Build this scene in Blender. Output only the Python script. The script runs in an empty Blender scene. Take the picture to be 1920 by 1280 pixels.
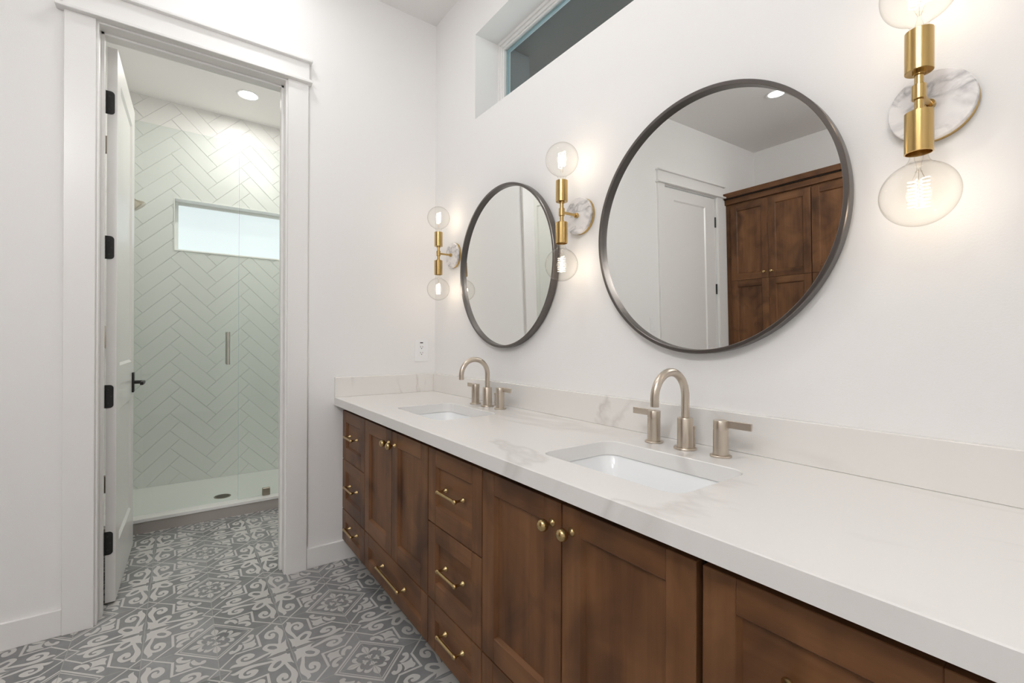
import bpy, bmesh, math, random
from math import sin, cos, pi, radians
from mathutils import Vector, Matrix
from mathutils.geometry import tessellate_polygon

random.seed(7)
SC = bpy.context.scene
COL = SC.collection

# ------------------------------------------------------------------ camera
TH, PI_, RO = 0.62742, 0.00028, 0.00421          # yaw from -X, pitch, roll
cam_d = bpy.data.cameras.new('camera')
cam = bpy.data.objects.new('camera', cam_d)
COL.objects.link(cam)
F = Vector((-cos(TH) * cos(PI_), sin(TH) * cos(PI_), sin(PI_)))
R0 = Vector((sin(TH), cos(TH), 0))
U0 = R0.cross(F)
R = R0 * cos(RO) + U0 * sin(RO)
U = -R0 * sin(RO) + U0 * cos(RO)
cam.matrix_world = Matrix(((R.x, U.x, -F.x, 2.535), (R.y, U.y, -F.y, -1.258), (R.z, U.z, -F.z, 1.1757), (0, 0, 0, 1)))
cam_d.sensor_width = 36
cam_d.lens = 36 * 858.013 / 1920
cam_d.clip_start = 0.02
SC.camera = cam

# ------------------------------------------------------------------ world, exposure
W = bpy.data.worlds.new('world')
SC.world = W
W.use_nodes = True
bg = W.node_tree.nodes['Background']
bg.inputs[0].default_value = (0.92, 0.96, 1.0, 1)
bg.inputs[1].default_value = 1.4
SC.view_settings.view_transform = 'Standard'
SC.view_settings.look = 'None'
SC.view_settings.gamma = 1
SC.view_settings.exposure = 0.08
SC.view_settings.use_curve_mapping = False
SC.cycles.use_denoising = True
SC.cycles.max_bounces = 14
SC.cycles.diffuse_bounces = 7
SC.cycles.glossy_bounces = 6
SC.cycles.transparent_max_bounces = 16
SC.cycles.transmission_bounces = 8
SC.cycles.sample_clamp_indirect = 8
SC.cycles.caustics_reflective = False
SC.cycles.caustics_refractive = False

CAN_FRONT = 132.0     # emission of the recessed ceiling lights, by zone; front zone is added fill
CAN_REAR = 12.0
CAN_SHOWER = 215.0
BULB_W = 0.30         # watts of each filament bulb
GLOBE_E = 41.0         # added unseen opal globes that brighten the room
PANE_E = 0.80         # daylight on the obscured shower window
SCALE_DIFF = 1.0

# ------------------------------------------------------------------ materials
def srgb(r, g, b):
    f = lambda c: (c / 255 / 12.92) if c / 255 <= 0.04045 else ((c / 255 + 0.055) / 1.055) ** 2.4
    return (f(r), f(g), f(b), 1)

def newmat(name):
    m = bpy.data.materials.new(name)
    m.use_nodes = True
    nt = m.node_tree
    return m, nt, nt.nodes['Principled BSDF'], nt.nodes['Material Output']

def plain(name, col, rough=0.5, metal=0.0, bump=0.0, bscale=200, spec=0.5, coat=0.0):
    m, nt, b, o = newmat(name)
    b.inputs['Base Color'].default_value = col
    b.inputs['Roughness'].default_value = rough
    b.inputs['Metallic'].default_value = metal
    b.inputs['Specular IOR Level'].default_value = spec
    b.inputs['Coat Weight'].default_value = coat
    if bump:
        tc = nt.nodes.new('ShaderNodeTexCoord')
        n = nt.nodes.new('ShaderNodeTexNoise')
        n.inputs['Scale'].default_value = bscale
        n.inputs['Detail'].default_value = 3
        bp = nt.nodes.new('ShaderNodeBump')
        bp.inputs['Strength'].default_value = bump
        bp.inputs['Distance'].default_value = 0.002
        nt.links.new(tc.outputs['Object'], n.inputs['Vector'])
        nt.links.new(n.outputs['Fac'], bp.inputs['Height'])
        nt.links.new(bp.outputs['Normal'], b.inputs['Normal'])
    return m

def ramp(nt, stops):
    r = nt.nodes.new('ShaderNodeValToRGB')
    e = r.color_ramp.elements
    while len(e) < len(stops):
        e.new(0.5)
    for el, (p, c) in zip(e, stops):
        el.position = p
        el.color = c
    return r

def mat_wood(name, axis, cols, rough=0.42):
    m, nt, b, o = newmat(name)
    L = nt.links
    tc = nt.nodes.new('ShaderNodeTexCoord')
    oi = nt.nodes.new('ShaderNodeObjectInfo')
    add = nt.nodes.new('ShaderNodeVectorMath'); add.operation = 'ADD'
    mul = nt.nodes.new('ShaderNodeVectorMath'); mul.operation = 'SCALE'
    comb = nt.nodes.new('ShaderNodeCombineXYZ')
    for i in range(3):
        L.new(oi.outputs['Random'], comb.inputs[i])
    L.new(comb.outputs[0], mul.inputs[0]); mul.inputs['Scale'].default_value = 17.0
    L.new(tc.outputs['Object'], add.inputs[0]); L.new(mul.outputs[0], add.inputs[1])
    mp = nt.nodes.new('ShaderNodeMapping')
    mp.inputs['Scale'].default_value = {'z': (26, 26, 1.6), 'x': (1.6, 26, 26)}[axis]
    L.new(add.outputs[0], mp.inputs['Vector'])
    n1 = nt.nodes.new('ShaderNodeTexNoise'); n1.inputs['Scale'].default_value = 1.0
    n1.inputs['Detail'].default_value = 6; n1.inputs['Roughness'].default_value = 0.6; n1.inputs['Distortion'].default_value = 0.5
    L.new(mp.outputs[0], n1.inputs['Vector'])
    mp2 = nt.nodes.new('ShaderNodeMapping')
    mp2.inputs['Scale'].default_value = {'z': (9, 9, 2.6), 'x': (2.6, 9, 9)}[axis]
    L.new(add.outputs[0], mp2.inputs['Vector'])
    n2 = nt.nodes.new('ShaderNodeTexNoise'); n2.inputs['Scale'].default_value = 1.0; n2.inputs['Detail'].default_value = 3
    L.new(mp2.outputs[0], n2.inputs['Vector'])
    mx = nt.nodes.new('ShaderNodeMath'); mx.operation = 'MULTIPLY_ADD'
    mx.inputs[1].default_value = 0.45
    m2 = nt.nodes.new('ShaderNodeMath'); m2.operation = 'MULTIPLY'; m2.inputs[1].default_value = 0.55
    L.new(n2.outputs['Fac'], m2.inputs[0])
    L.new(n1.outputs['Fac'], mx.inputs[0]); L.new(m2.outputs[0], mx.inputs[2])
    r = ramp(nt, [(0.30, cols[0]), (0.48, cols[1]), (0.70, cols[2])])
    L.new(mx.outputs[0], r.inputs[0])
    n3 = nt.nodes.new('ShaderNodeTexNoise'); n3.inputs['Scale'].default_value = 4.5; n3.inputs['Detail'].default_value = 3; n3.inputs['Distortion'].default_value = 0.8
    L.new(add.outputs[0], n3.inputs['Vector'])
    r3 = ramp(nt, [(0.30, (0.50, 0.48, 0.47, 1)), (0.55, (1, 1, 1, 1))])       # blotchy stain take-up
    L.new(n3.outputs['Fac'], r3.inputs[0])
    mxc = nt.nodes.new('ShaderNodeMix'); mxc.data_type = 'RGBA'; mxc.blend_type = 'MULTIPLY'; mxc.inputs['Factor'].default_value = 1.0
    L.new(r.outputs[0], mxc.inputs['A']); L.new(r3.outputs[0], mxc.inputs['B'])
    L.new(mxc.outputs['Result'], b.inputs['Base Color'])
    b.inputs['Roughness'].default_value = rough
    b.inputs['Specular IOR Level'].default_value = 0.35
    bp = nt.nodes.new('ShaderNodeBump'); bp.inputs['Strength'].default_value = 0.06; bp.inputs['Distance'].default_value = 0.001
    L.new(n1.outputs['Fac'], bp.inputs['Height']); L.new(bp.outputs[0], b.inputs['Normal'])
    return m

def mat_stone(name, base, vein, scale=1.1, amount=0.5, thin=26.0, rough=0.22, blotch=None):
    m, nt, b, o = newmat(name)
    L = nt.links
    tc = nt.nodes.new('ShaderNodeTexCoord')
    mp = nt.nodes.new('ShaderNodeMapping')
    mp.inputs['Rotation'].default_value = (0.3, 0.5, 0.6)
    mp.inputs['Scale'].default_value = (0.7, 1.6, 1.2)
    L.new(tc.outputs['Object'], mp.inputs['Vector'])
    n = nt.nodes.new('ShaderNodeTexNoise'); n.inputs['Scale'].default_value = scale
    n.inputs['Detail'].default_value = 5; n.inputs['Roughness'].default_value = 0.5; n.inputs['Distortion'].default_value = 0.9
    L.new(mp.outputs[0], n.inputs['Vector'])
    s = nt.nodes.new('ShaderNodeMath'); s.operation = 'SUBTRACT'; s.inputs[1].default_value = 0.5
    a = nt.nodes.new('ShaderNodeMath'); a.operation = 'ABSOLUTE'
    k = nt.nodes.new('ShaderNodeMath'); k.operation = 'MULTIPLY'; k.inputs[1].default_value = thin
    i = nt.nodes.new('ShaderNodeMath'); i.operation = 'SUBTRACT'; i.use_clamp = True; i.inputs[0].default_value = 1.0
    L.new(n.outputs['Fac'], s.inputs[0]); L.new(s.outputs[0], a.inputs[0]); L.new(a.outputs[0], k.inputs[0]); L.new(k.outputs[0], i.inputs[1])
    n2 = nt.nodes.new('ShaderNodeTexNoise'); n2.inputs['Scale'].default_value = scale * 1.7; n2.inputs['Detail'].default_value = 2
    L.new(mp.outputs[0], n2.inputs['Vector'])
    r2 = ramp(nt, [(0.42, (0, 0, 0, 1)), (0.62, (1, 1, 1, 1))])
    L.new(n2.outputs['Fac'], r2.inputs[0])
    mm = nt.nodes.new('ShaderNodeMath'); mm.operation = 'MULTIPLY'
    L.new(i.outputs[0], mm.inputs[0]); L.new(r2.outputs[0], mm.inputs[1])
    m3 = nt.nodes.new('ShaderNodeMath'); m3.operation = 'MULTIPLY'; m3.inputs[1].default_value = amount
    L.new(mm.outputs[0], m3.inputs[0])
    mix = nt.nodes.new('ShaderNodeMix'); mix.data_type = 'RGBA'
    mix.inputs['A'].default_value = base; mix.inputs['B'].default_value = vein
    L.new(m3.outputs[0], mix.inputs['Factor'])
    outc = mix.outputs['Result']
    if blotch:
        n3 = nt.nodes.new('ShaderNodeTexNoise'); n3.inputs['Scale'].default_value = scale * 2.2; n3.inputs['Detail'].default_value = 4
        L.new(mp.outputs[0], n3.inputs['Vector'])
        r3 = ramp(nt, [(0.45, (0, 0, 0, 1)), (0.72, (0.6, 0.6, 0.6, 1))])
        L.new(n3.outputs['Fac'], r3.inputs[0])
        mix2 = nt.nodes.new('ShaderNodeMix'); mix2.data_type = 'RGBA'
        L.new(r3.outputs[0], mix2.inputs['Factor']); L.new(outc, mix2.inputs['A']); mix2.inputs['B'].default_value = blotch
        outc = mix2.outputs['Result']
    L.new(outc, b.inputs['Base Color'])
    b.inputs['Roughness'].default_value = rough
    return m

def mat_brushed(name, col, rough, aniso_scale=(1, 1, 60), metal=1.0):
    m, nt, b, o = newmat(name)
    L = nt.links
    b.inputs['Base Color'].default_value = col
    b.inputs['Metallic'].default_value = metal
    tc = nt.nodes.new('ShaderNodeTexCoord'); mp = nt.nodes.new('ShaderNodeMapping'); mp.inputs['Scale'].default_value = aniso_scale
    n = nt.nodes.new('ShaderNodeTexNoise'); n.inputs['Scale'].default_value = 14; n.inputs['Detail'].default_value = 2
    mr = nt.nodes.new('ShaderNodeMapRange'); mr.inputs['To Min'].default_value = rough - 0.02; mr.inputs['To Max'].default_value = rough + 0.03
    L.new(tc.outputs['Object'], mp.inputs[0]); L.new(mp.outputs[0], n.inputs['Vector']); L.new(n.outputs['Fac'], mr.inputs['Value'])
    L.new(mr.outputs[0], b.inputs['Roughness'])
    return m

def mat_thin_glass(name, tint, ior=1.45, edge=0.35, edge_col=(0.9, 0.9, 0.9, 1)):
    """thin clear glass: lets light straight through, reflects by Fresnel, reads denser where it is seen edge-on"""
    m, nt, b, o = newmat(name)
    L = nt.links
    nt.nodes.remove(b)
    t = nt.nodes.new('ShaderNodeBsdfTransparent')
    lw = nt.nodes.new('ShaderNodeLayerWeight'); lw.inputs['Blend'].default_value = 0.5
    pw = nt.nodes.new('ShaderNodeMath'); pw.operation = 'POWER'; pw.inputs[1].default_value = 5.0
    L.new(lw.outputs['Facing'], pw.inputs[0])
    mc = nt.nodes.new('ShaderNodeMix'); mc.data_type = 'RGBA'
    mc.inputs['A'].default_value = tint; mc.inputs['B'].default_value = edge_col
    k = nt.nodes.new('ShaderNodeMath'); k.operation = 'MULTIPLY'; k.inputs[1].default_value = edge
    L.new(pw.outputs[0], k.inputs[0]); L.new(k.outputs[0], mc.inputs['Factor'])
    L.new(mc.outputs['Result'], t.inputs['Color'])
    g = nt.nodes.new('ShaderNodeBsdfGlossy'); g.inputs['Roughness'].default_value = 0.01
    fr = nt.nodes.new('ShaderNodeMath'); fr.operation = 'MULTIPLY_ADD'      # Schlick reflectance
    f0 = ((ior - 1) / (ior + 1)) ** 2
    fr.inputs[1].default_value = 0.8 * (1 - f0); fr.inputs[2].default_value = f0
    L.new(pw.outputs[0], fr.inputs[0])
    mx = nt.nodes.new('ShaderNodeMixShader')
    L.new(fr.outputs[0], mx.inputs[0]); L.new(t.outputs[0], mx.inputs[1]); L.new(g.outputs[0], mx.inputs[2])
    L.new(mx.outputs[0], o.inputs['Surface'])
    return m

def mat_emit(name, col, strength):
    m, nt, b, o = newmat(name)
    b.inputs['Base Color'].default_value = (0.8, 0.8, 0.8, 1)
    b.inputs['Emission Color'].default_value = col
    b.inputs['Emission Strength'].default_value = strength
    return m

def mat_tile_base(name, c0, c1, rough):
    m, nt, b, o = newmat(name)
    L = nt.links
    tc = nt.nodes.new('ShaderNodeTexCoord')
    mp = nt.nodes.new('ShaderNodeMapping'); mp.inputs['Location'].default_value = (-0.179, 1.3695, 0)
    L.new(tc.outputs['Object'], mp.inputs[0])
    dv = nt.nodes.new('ShaderNodeVectorMath'); dv.operation = 'SCALE'; dv.inputs['Scale'].default_value = 1 / 0.2286
    L.new(mp.outputs[0], dv.inputs[0])
    fl = nt.nodes.new('ShaderNodeVectorMath'); fl.operation = 'FLOOR'
    L.new(dv.outputs[0], fl.inputs[0])
    wn = nt.nodes.new('ShaderNodeTexWhiteNoise'); wn.noise_dimensions = '2D'
    L.new(fl.outputs[0], wn.inputs['Vector'])
    n = nt.nodes.new('ShaderNodeTexNoise'); n.inputs['Scale'].default_value = 9; n.inputs['Detail'].default_value = 6; n.inputs['Roughness'].default_value = 0.65
    L.new(tc.outputs['Object'], n.inputs['Vector'])
    ad = nt.nodes.new('ShaderNodeMath'); ad.operation = 'MULTIPLY_ADD'; ad.inputs[1].default_value = 0.35; 
    L.new(wn.outputs['Value'], ad.inputs[0])
    sc_ = nt.nodes.new('ShaderNodeMath'); sc_.operation = 'MULTIPLY'; sc_.inputs[1].default_value = 0.8
    L.new(n.outputs['Fac'], sc_.inputs[0]); L.new(sc_.outputs[0], ad.inputs[2])
    r = ramp(nt, [(0.25, c0), (0.85, c1)])
    L.new(ad.outputs[0], r.inputs[0]); L.new(r.outputs[0], b.inputs['Base Color'])
    b.inputs['Roughness'].default_value = rough
    return m

M = {}
M['wall'] = plain('wall_paint', (0.85, 0.842, 0.833, 1), 0.6, bump=0.10, bscale=260, spec=0.3)
M['ceil'] = plain('ceiling_paint', (0.88, 0.87, 0.86, 1), 0.7, bump=0.08, bscale=220, spec=0.2)
M['trim'] = plain('trim_paint', (0.84, 0.83, 0.815, 1), 0.30)
M['white_plastic'] = plain('white_plastic', (0.86, 0.86, 0.86, 1), 0.3)
M['dark_slot'] = plain('dark_slot', (0.03, 0.03, 0.03, 1), 0.5)
WC = [(0.072, 0.028, 0.0105, 1), (0.155, 0.066, 0.025, 1), (0.235, 0.110, 0.046, 1)]
M['wood_v'] = mat_wood('stained_wood_vertical', 'z', WC)
M['wood_h'] = mat_wood('stained_wood_horizontal', 'x', WC)
M['wood_dark'] = plain('gap_shade_wood', (0.018, 0.011, 0.008, 1), 0.7)  # carcass wood darkened to near black to stand in for gap shade
M['quartz'] = mat_stone('quartz', (0.80, 0.785, 0.765, 1), (0.50, 0.47, 0.44, 1), 1.1, 0.34, 38, 0.24)
M['quartz_splash'] = mat_stone('quartz_splash', (0.79, 0.772, 0.745, 1), (0.46, 0.42, 0.38, 1), 1.5, 0.62, 46, 0.24)
M['marble'] = mat_stone('marble', (0.84, 0.82, 0.81, 1), (0.20, 0.19, 0.20, 1), 13.0, 0.75, 12, 0.22, blotch=(0.66, 0.63, 0.64, 1))
M['brass'] = mat_brushed('satin_brass', (0.56, 0.385, 0.155, 1), 0.22, (90, 90, 1))
M['pull_brass'] = mat_brushed('aged_brass', (0.54, 0.39, 0.19, 1), 0.24, (20, 20, 20))
M['nickel'] = mat_brushed('brushed_nickel', (0.60, 0.53, 0.45, 1), 0.31, (80, 80, 1))
M['chrome'] = plain('satin_chrome', (0.62, 0.60, 0.56, 1), 0.2, 1.0)
M['bronze_grey'] = plain('dull_nickel', (0.36, 0.31, 0.26, 1), 0.35, 1.0)
M['frame'] = mat_brushed('gunmetal_frame', (0.17, 0.155, 0.145, 1), 0.34, (6, 6, 6))
M['mirror'] = plain('silvered_glass', (0.87, 0.88, 0.86, 1), 0.0, 1.0)
M['black'] = plain('matte_black_metal', (0.012, 0.012, 0.012, 1), 0.4)
M['porcelain'] = plain('porcelain', (0.86, 0.875, 0.885, 1), 0.10, coat=0.3)
M['bulb_glass'] = mat_thin_glass('bulb_glass', (0.985, 0.98, 0.965, 1), 1.25, 0.75, (0.62, 0.58, 0.52, 1))
M['pane'] = mat_thin_glass('window_glass', (0.965, 0.985, 0.975, 1), 1.45, 0.2)
M['shower_glass'] = mat_thin_glass('shower_glass', (0.93, 0.96, 0.945, 1), 1.40, 0.1)
M['glass_edge'] = plain('glass_edge', (0.35, 0.60, 0.60, 1), 0.15)
M['frost'] = mat_emit('obscured_daylit_glass', (0.90, 0.96, 1.0, 1), PANE_E)
M['frost'].node_tree.nodes['Principled BSDF'].inputs['Base Color'].default_value = (0.25, 0.27, 0.28, 1)
M['filament'] = mat_emit('glowing_filament', (1.0, 0.80, 0.52, 1), 7.0)
M['globe'] = mat_emit('fill_globe_glass', (1.0, 0.99, 0.985, 1), GLOBE_E)  # emitter of the added globes
M['can_front'] = mat_emit('fill_lamp_lens', (0.985, 0.988, 1.0, 1), CAN_FRONT)  # lens of an added recessed light above the view
M['can_end'] = mat_emit('fill_lamp_lens_end', (0.985, 0.988, 1.0, 1), CAN_FRONT * 0.66)  # lens of the added light that lifts the end wall
M['can_rear'] = mat_emit('ceiling_lamp_lens_rear', (1.0, 0.98, 0.955, 1), CAN_REAR)
M['can_shower'] = mat_emit('ceiling_lamp_lens_shower', (1.0, 0.97, 0.92, 1), CAN_SHOWER)
M['tile'] = mat_tile_base('cement_tile_grey', (0.15, 0.153, 0.155, 1), (0.31, 0.312, 0.315, 1), 0.5)
M['tile_pat'] = plain('cement_tile_pattern', (0.56, 0.545, 0.525, 1), 0.5)
M['grout'] = plain('floor_grout', (0.40, 0.39, 0.37, 1), 0.8)
M['shower_tile'] = plain('glazed_wall_tile', (0.80, 0.795, 0.78, 1), 0.27, bump=0.25, bscale=22)
M['shower_grout'] = plain('wall_tile_grout', (0.765, 0.76, 0.745, 1), 0.6)
M['curb_tile'] = plain('curb_tile', (0.42, 0.385, 0.36, 1), 0.4)
M['solid_white'] = plain('solid_surface_white', (0.84, 0.83, 0.81, 1), 0.35)
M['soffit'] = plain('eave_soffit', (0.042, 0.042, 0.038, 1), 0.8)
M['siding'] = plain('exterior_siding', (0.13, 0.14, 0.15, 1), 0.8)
M['spacer'] = plain('window_spacer', (0.30, 0.45, 0.50, 1), 0.3)

# ------------------------------------------------------------------ mesh helpers
class MB:
    """collects shapes into ONE mesh; faces carry a material slot"""
    def __init__(s):
        s.bm = bmesh.new(); s.mats = []
    def mi(s, m):
        if m not in s.mats: s.mats.append(m)
        return s.mats.index(m)
    def box(s, a, b, m, bev=0.0, seg=1):
        c = [(x + y) / 2 for x, y in zip(a, b)]
        d = [abs(y - x) for x, y in zip(a, b)]
        r = bmesh.ops.create_cube(s.bm, size=1.0, matrix=Matrix.Translation(c) @ Matrix.Diagonal((*d, 1)))
        vs = r['verts']
        fs = list({f for v in vs for f in v.link_faces})
        k = s.mi(m)
        for f in fs: f.material_index = k
        if bev > 0:
            es = list({e for v in vs for e in v.link_edges})
            rr = bmesh.ops.bevel(s.bm, geom=es, offset=bev, segments=seg, affect='EDGES', profile=0.5)
            for f in rr['faces']: f.material_index = k
        return s
    def faces(s, verts, faces, m):
        vs = [s.bm.verts.new(v) for v in verts]
        k = s.mi(m)
        for f in faces:
            try:
                ff = s.bm.faces.new([vs[i] for i in f]); ff.material_index = k
            except ValueError:
                pass
        return s
    def lathe(s, prof, m, n=32, mat=None, cap0=True, cap1=True):
        """prof: (radius, height) pairs turned about local z"""
        mat = mat or Matrix.Identity(4)
        k = s.mi(m); rings = []
        for r, z in prof:
            if r < 1e-6:
                rings.append([s.bm.verts.new(mat @ Vector((0, 0, z)))])
            else:
                rings.append([s.bm.verts.new(mat @ Vector((r * cos(2 * pi * i / n), r * sin(2 * pi * i / n), z))) for i in range(n)])
        for a, b in zip(rings, rings[1:]):
            for i in range(n):
                j = (i + 1) % n
                if len(a) == 1 and len(b) == 1: continue
                if len(a) == 1: vv = [a[0], b[j], b[i]]
                elif len(b) == 1: vv = [a[i], a[j], b[0]]
                else: vv = [a[i], a[j], b[j], b[i]]
                f = s.bm.faces.new(vv); f.material_index = k
        if cap0 and len(rings[0]) > 1:
            f = s.bm.faces.new(list(reversed(rings[0]))); f.material_index = k
        if cap1 and len(rings[-1]) > 1:
            f = s.bm.faces.new(rings[-1]); f.material_index = k
        return s
    def cyl(s, p, q, r, m, n=24, r2=None, ch=0.0):
        p, q = Vector(p), Vector(q); d = q - p; L = d.length
        mat = Matrix.Translation(p) @ d.to_track_quat('Z', 'Y').to_matrix().to_4x4()
        r2 = r if r2 is None else r2
        if ch: prof = [(r - ch, 0), (r, ch), (r2, L - ch), (r2 - ch, L)]
        else: prof = [(r, 0), (r2, L)]
        return s.lathe(prof, m, n, mat)
    def tube(s, pts, r, m, n=10, closed=False):
        pts = [Vector(p) for p in pts]; k = s.mi(m); N = len(pts)
        rs = r if isinstance(r, (list, tuple)) else [r] * N
        up = None; rings = []
        for i, p in enumerate(pts):
            if closed: t = (pts[(i + 1) % N] - pts[i - 1]).normalized()
            else: t = (pts[min(i + 1, N - 1)] - pts[max(i - 1, 0)]).normalized()
            if up is None:
                up = t.orthogonal().normalized()
            up = (up - t * up.dot(t))
            up = up.normalized() if up.length > 1e-6 else t.orthogonal().normalized()
            b = t.cross(up)
            rings.append([s.bm.verts.new(p + (up * cos(2 * pi * j / n) + b * sin(2 * pi * j / n)) * rs[i]) for j in range(n)])
        rng = range(N) if closed else range(N - 1)
        for i in rng:
            a, b2 = rings[i], rings[(i + 1) % N]
            for j in range(n):
                f = s.bm.faces.new([a[j], a[(j + 1) % n], b2[(j + 1) % n], b2[j]]); f.material_index = k
        if not closed:
            f = s.bm.faces.new(list(reversed(rings[0]))); f.material_index = k
            f = s.bm.faces.new(rings[-1]); f.material_index = k
        return s
    def loops(s, loops, m, closed=True, cap_first=False, cap_last=False):
        """bridge successive equal-length closed loops"""
        k = s.mi(m)
        rr = [[s.bm.verts.new(p) for p in lp] for lp in loops]
        n = len(rr[0])
        for a, b in zip(rr, rr[1:]):
            for i in range(n):
                f = s.bm.faces.new([a[i], a[(i + 1) % n], b[(i + 1) % n], b[i]]); f.material_index = k
        if cap_first: s.bm.faces.new(list(reversed(rr[0]))).material_index = k
        if cap_last: s.bm.faces.new(rr[-1]).material_index = k
        return s
    def build(s, name, parent=None, loc=(0, 0, 0), smooth=None, recalc=True, offset=None):
        if offset is not None:
            bmesh.ops.translate(s.bm, verts=s.bm.verts, vec=Vector(offset))
        if recalc:
            bmesh.ops.recalc_face_normals(s.bm, faces=s.bm.faces)
        me = bpy.data.meshes.new(name)
        s.bm.to_mesh(me); s.bm.free()
        for m in s.mats: me.materials.append(M[m])
        if smooth is not None:
            for p in me.polygons: p.use_smooth = True
            me.set_sharp_from_angle(angle=radians(smooth))
        o = bpy.data.objects.new(name, me)
        COL.objects.link(o)
        o.location = loc
        if parent: o.parent = parent
        return o

def empty(name, loc=(0, 0, 0), rz=0.0):
    o = bpy.data.objects.new(name, None)
    o.empty_display_size = 0.05
    COL.objects.link(o); o.location = loc; o.rotation_euler = (0, 0, rz)
    return o

def tag(o, label=None, cat=None, group=None, kind=None):
    if label: o['label'] = label
    if cat: o['category'] = cat
    if group: o['group'] = group
    if kind: o['kind'] = kind
    return o

def struct(o, label=None, cat=None):
    return tag(o, label, cat, kind='structure')

def copy_tree(o, parent=None):
    c = o.copy(); COL.objects.link(c)
    if parent: c.parent = parent
    for ch in list(o.children): copy_tree(ch, c)
    return c

def rrect(cx, cy, w, h, r, n=8):
    pts = []
    for (sx, sy, a0) in ((1, 1, 0), (-1, 1, 90), (-1, -1, 180), (1, -1, 270)):
        ox, oy = cx + sx * (w / 2 - r), cy + sy * (h / 2 - r)
        for i in range(n + 1):
            a = radians(a0 + 90 * i / n)
            pts.append((ox + r * cos(a), oy + r * sin(a)))
    return pts

# ------------------------------------------------------------------ room shell
CH = 3.094
XD, YC = 4.4, -4.0
XS, YSL, YSR = -2.07, -1.66, -0.05         # shower room: back, left, right
WIN = (0.46, 2.06, 2.35, 2.797)            # clerestory window in wall A
OP1 = (-1.533, -0.832, 2.482)              # doorway to the shower room
OP2 = (-3.205, -2.352, 2.482)              # second doorway
TW = 0.13

def wall_A():
    b = MB(); y0, y1 = 0.0, 0.20
    x0, x1 = XS - 0.15, XD + 0.15
    b.box((x0, y0, 0), (x1, y1, WIN[2]), 'wall')
    b.box((x0, y0, WIN[3]), (x1, y1, CH), 'wall')
    b.box((x0, y0, WIN[2]), (WIN[0], y1, WIN[3]), 'wall')
    b.box((WIN[1], y0, WIN[2]), (x1, y1, WIN[3]), 'wall')
    return struct(b.build('wall_right'), 'white painted wall behind the vanity with a high clerestory opening', 'wall')
wall_A()

def wall_B():
    b = MB()
    j = 0.021
    for y0, y1, z0, z1 in ((YC, OP2[0] - j, 0, CH), (OP2[0] - j, OP2[1] + j, OP2[2] + j, CH), (OP2[1] + j, OP1[0] - j, 0, CH), (OP1[0] - j, OP1[1] + j, OP1[2] + j, CH), (OP1[1] + j, 0, 0, CH)):
        b.box((-TW, y0, z0), (0, y1, z1), 'wall')
    return struct(b.build('wall_left'), 'white painted end wall with the shower doorway', 'wall')
wall_B()
struct(MB().box((-TW, YC - 0.15, 0), (XD + 0.15, YC, CH), 'wall').build('wall_opposite'), 'painted wall above the tall brown cabinets, seen in the round mirror', 'wall')
struct(MB().box((XD, YC, 0), (XD + 0.15, 0, CH), 'wall').build('wall_rear'), 'painted wall behind the viewer', 'wall')
struct(MB().box((XS - 0.35, YC - 0.15, CH), (XD + 0.15, 0.2, CH + 0.12), 'ceil').build('ceiling'), 'flat white painted ceiling', 'ceiling')

# ---- patterned cement tile floor
T = 0.2286
S0 = (0.179, -1.3695)

def smooth_poly(p, it=3, sharp=75):
    n = len(p); out = []
    V = [Vector(q) for q in p]
    def corner(i):
        a = V[i] - V[i - 1]; c = V[(i + 1) % n] - V[i]
        if a.length < 1e-9 or c.length < 1e-9: return True
        return a.angle(c) > radians(sharp)
    cs = [corner(i) for i in range(n)]
    for i in range(n):
        p0, p1, p2, p3 = V[i - 1], V[i], V[(i + 1) % n], V[(i + 2) % n]
        m1 = (p2 - p1) * 0.6 if cs[i] else (p2 - p0) * 0.5
        m2 = (p2 - p1) * 0.6 if cs[(i + 1) % n] else (p3 - p1) * 0.5
        for k in range(it):
            t = k / it
            h00, h10, h01, h11 = 2*t**3 - 3*t**2 + 1, t**3 - 2*t**2 + t, -2*t**3 + 3*t**2, t**3 - t**2
            q = p1 * h00 + m1 * h10 + p2 * h01 + m2 * h11
            out.append((q.x, q.y))
    return out

def seg(a, b, w):
    a, b = Vector(a), Vector(b); d = (b - a).normalized(); nrm = Vector((-d.y, d.x)) * w / 2; e = d * w * 0.35
    return [tuple(a - e + nrm), tuple(b + e + nrm), tuple(b + e - nrm), tuple(a - e - nrm)]

SCROLL = [(.27, .108), (.371, .084), (.439, .062), (.528, .033), (.631, .018), (.70, .030), (.767, .059), (.82, .075), (.873, .072), (.839, .122), (.795, .139), (.752, .129), (.77, .184), (.76, .25), (.681, .305), (.596, .313), (.544, .284), (.504, .227), (.521, .176), (.579, .148), (.643, .152), (.668, .183), (.656, .215), (.631, .219), (.607, .212), (.609, .236), (.641, .249), (.69, .234), (.708, .198), (.697, .153), (.631, .111), (.534, .102), (.417, .127), (.317, .14)]
BASE = [(.068, .068), (.075, .03), (.162, .038), (.256, .033), (.37, .017), (.313, .047), (.292, .083), (.27, .108), (.317, .14), (.304, .155), (.19, .153), (.170, .170), (.153, .19), (.155, .304), (.14, .317), (.108, .27), (.083, .292), (.047, .313), (.017, .37), (.033, .256), (.038, .162), (.03, .075)]
LOOP_O = [(.14, .14), (.125, .235), (.165, .312), (.235, .362), (.30, .385), (.357, .357), (.385, .30), (.362, .235), (.312, .165), (.235, .125)]
LOOP_I = [(.18, .18), (.182, .235), (.225, .285), (.28, .315), (.30, .30), (.315, .28), (.285, .225), (.235, .182)]
STAR_H = [(.47, .47), (.515, .447), (.56, .462), (.61, .458), (.668, .447), (.648, .478), (.628, .515), (.625, .575), (.645, .645)]
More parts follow.
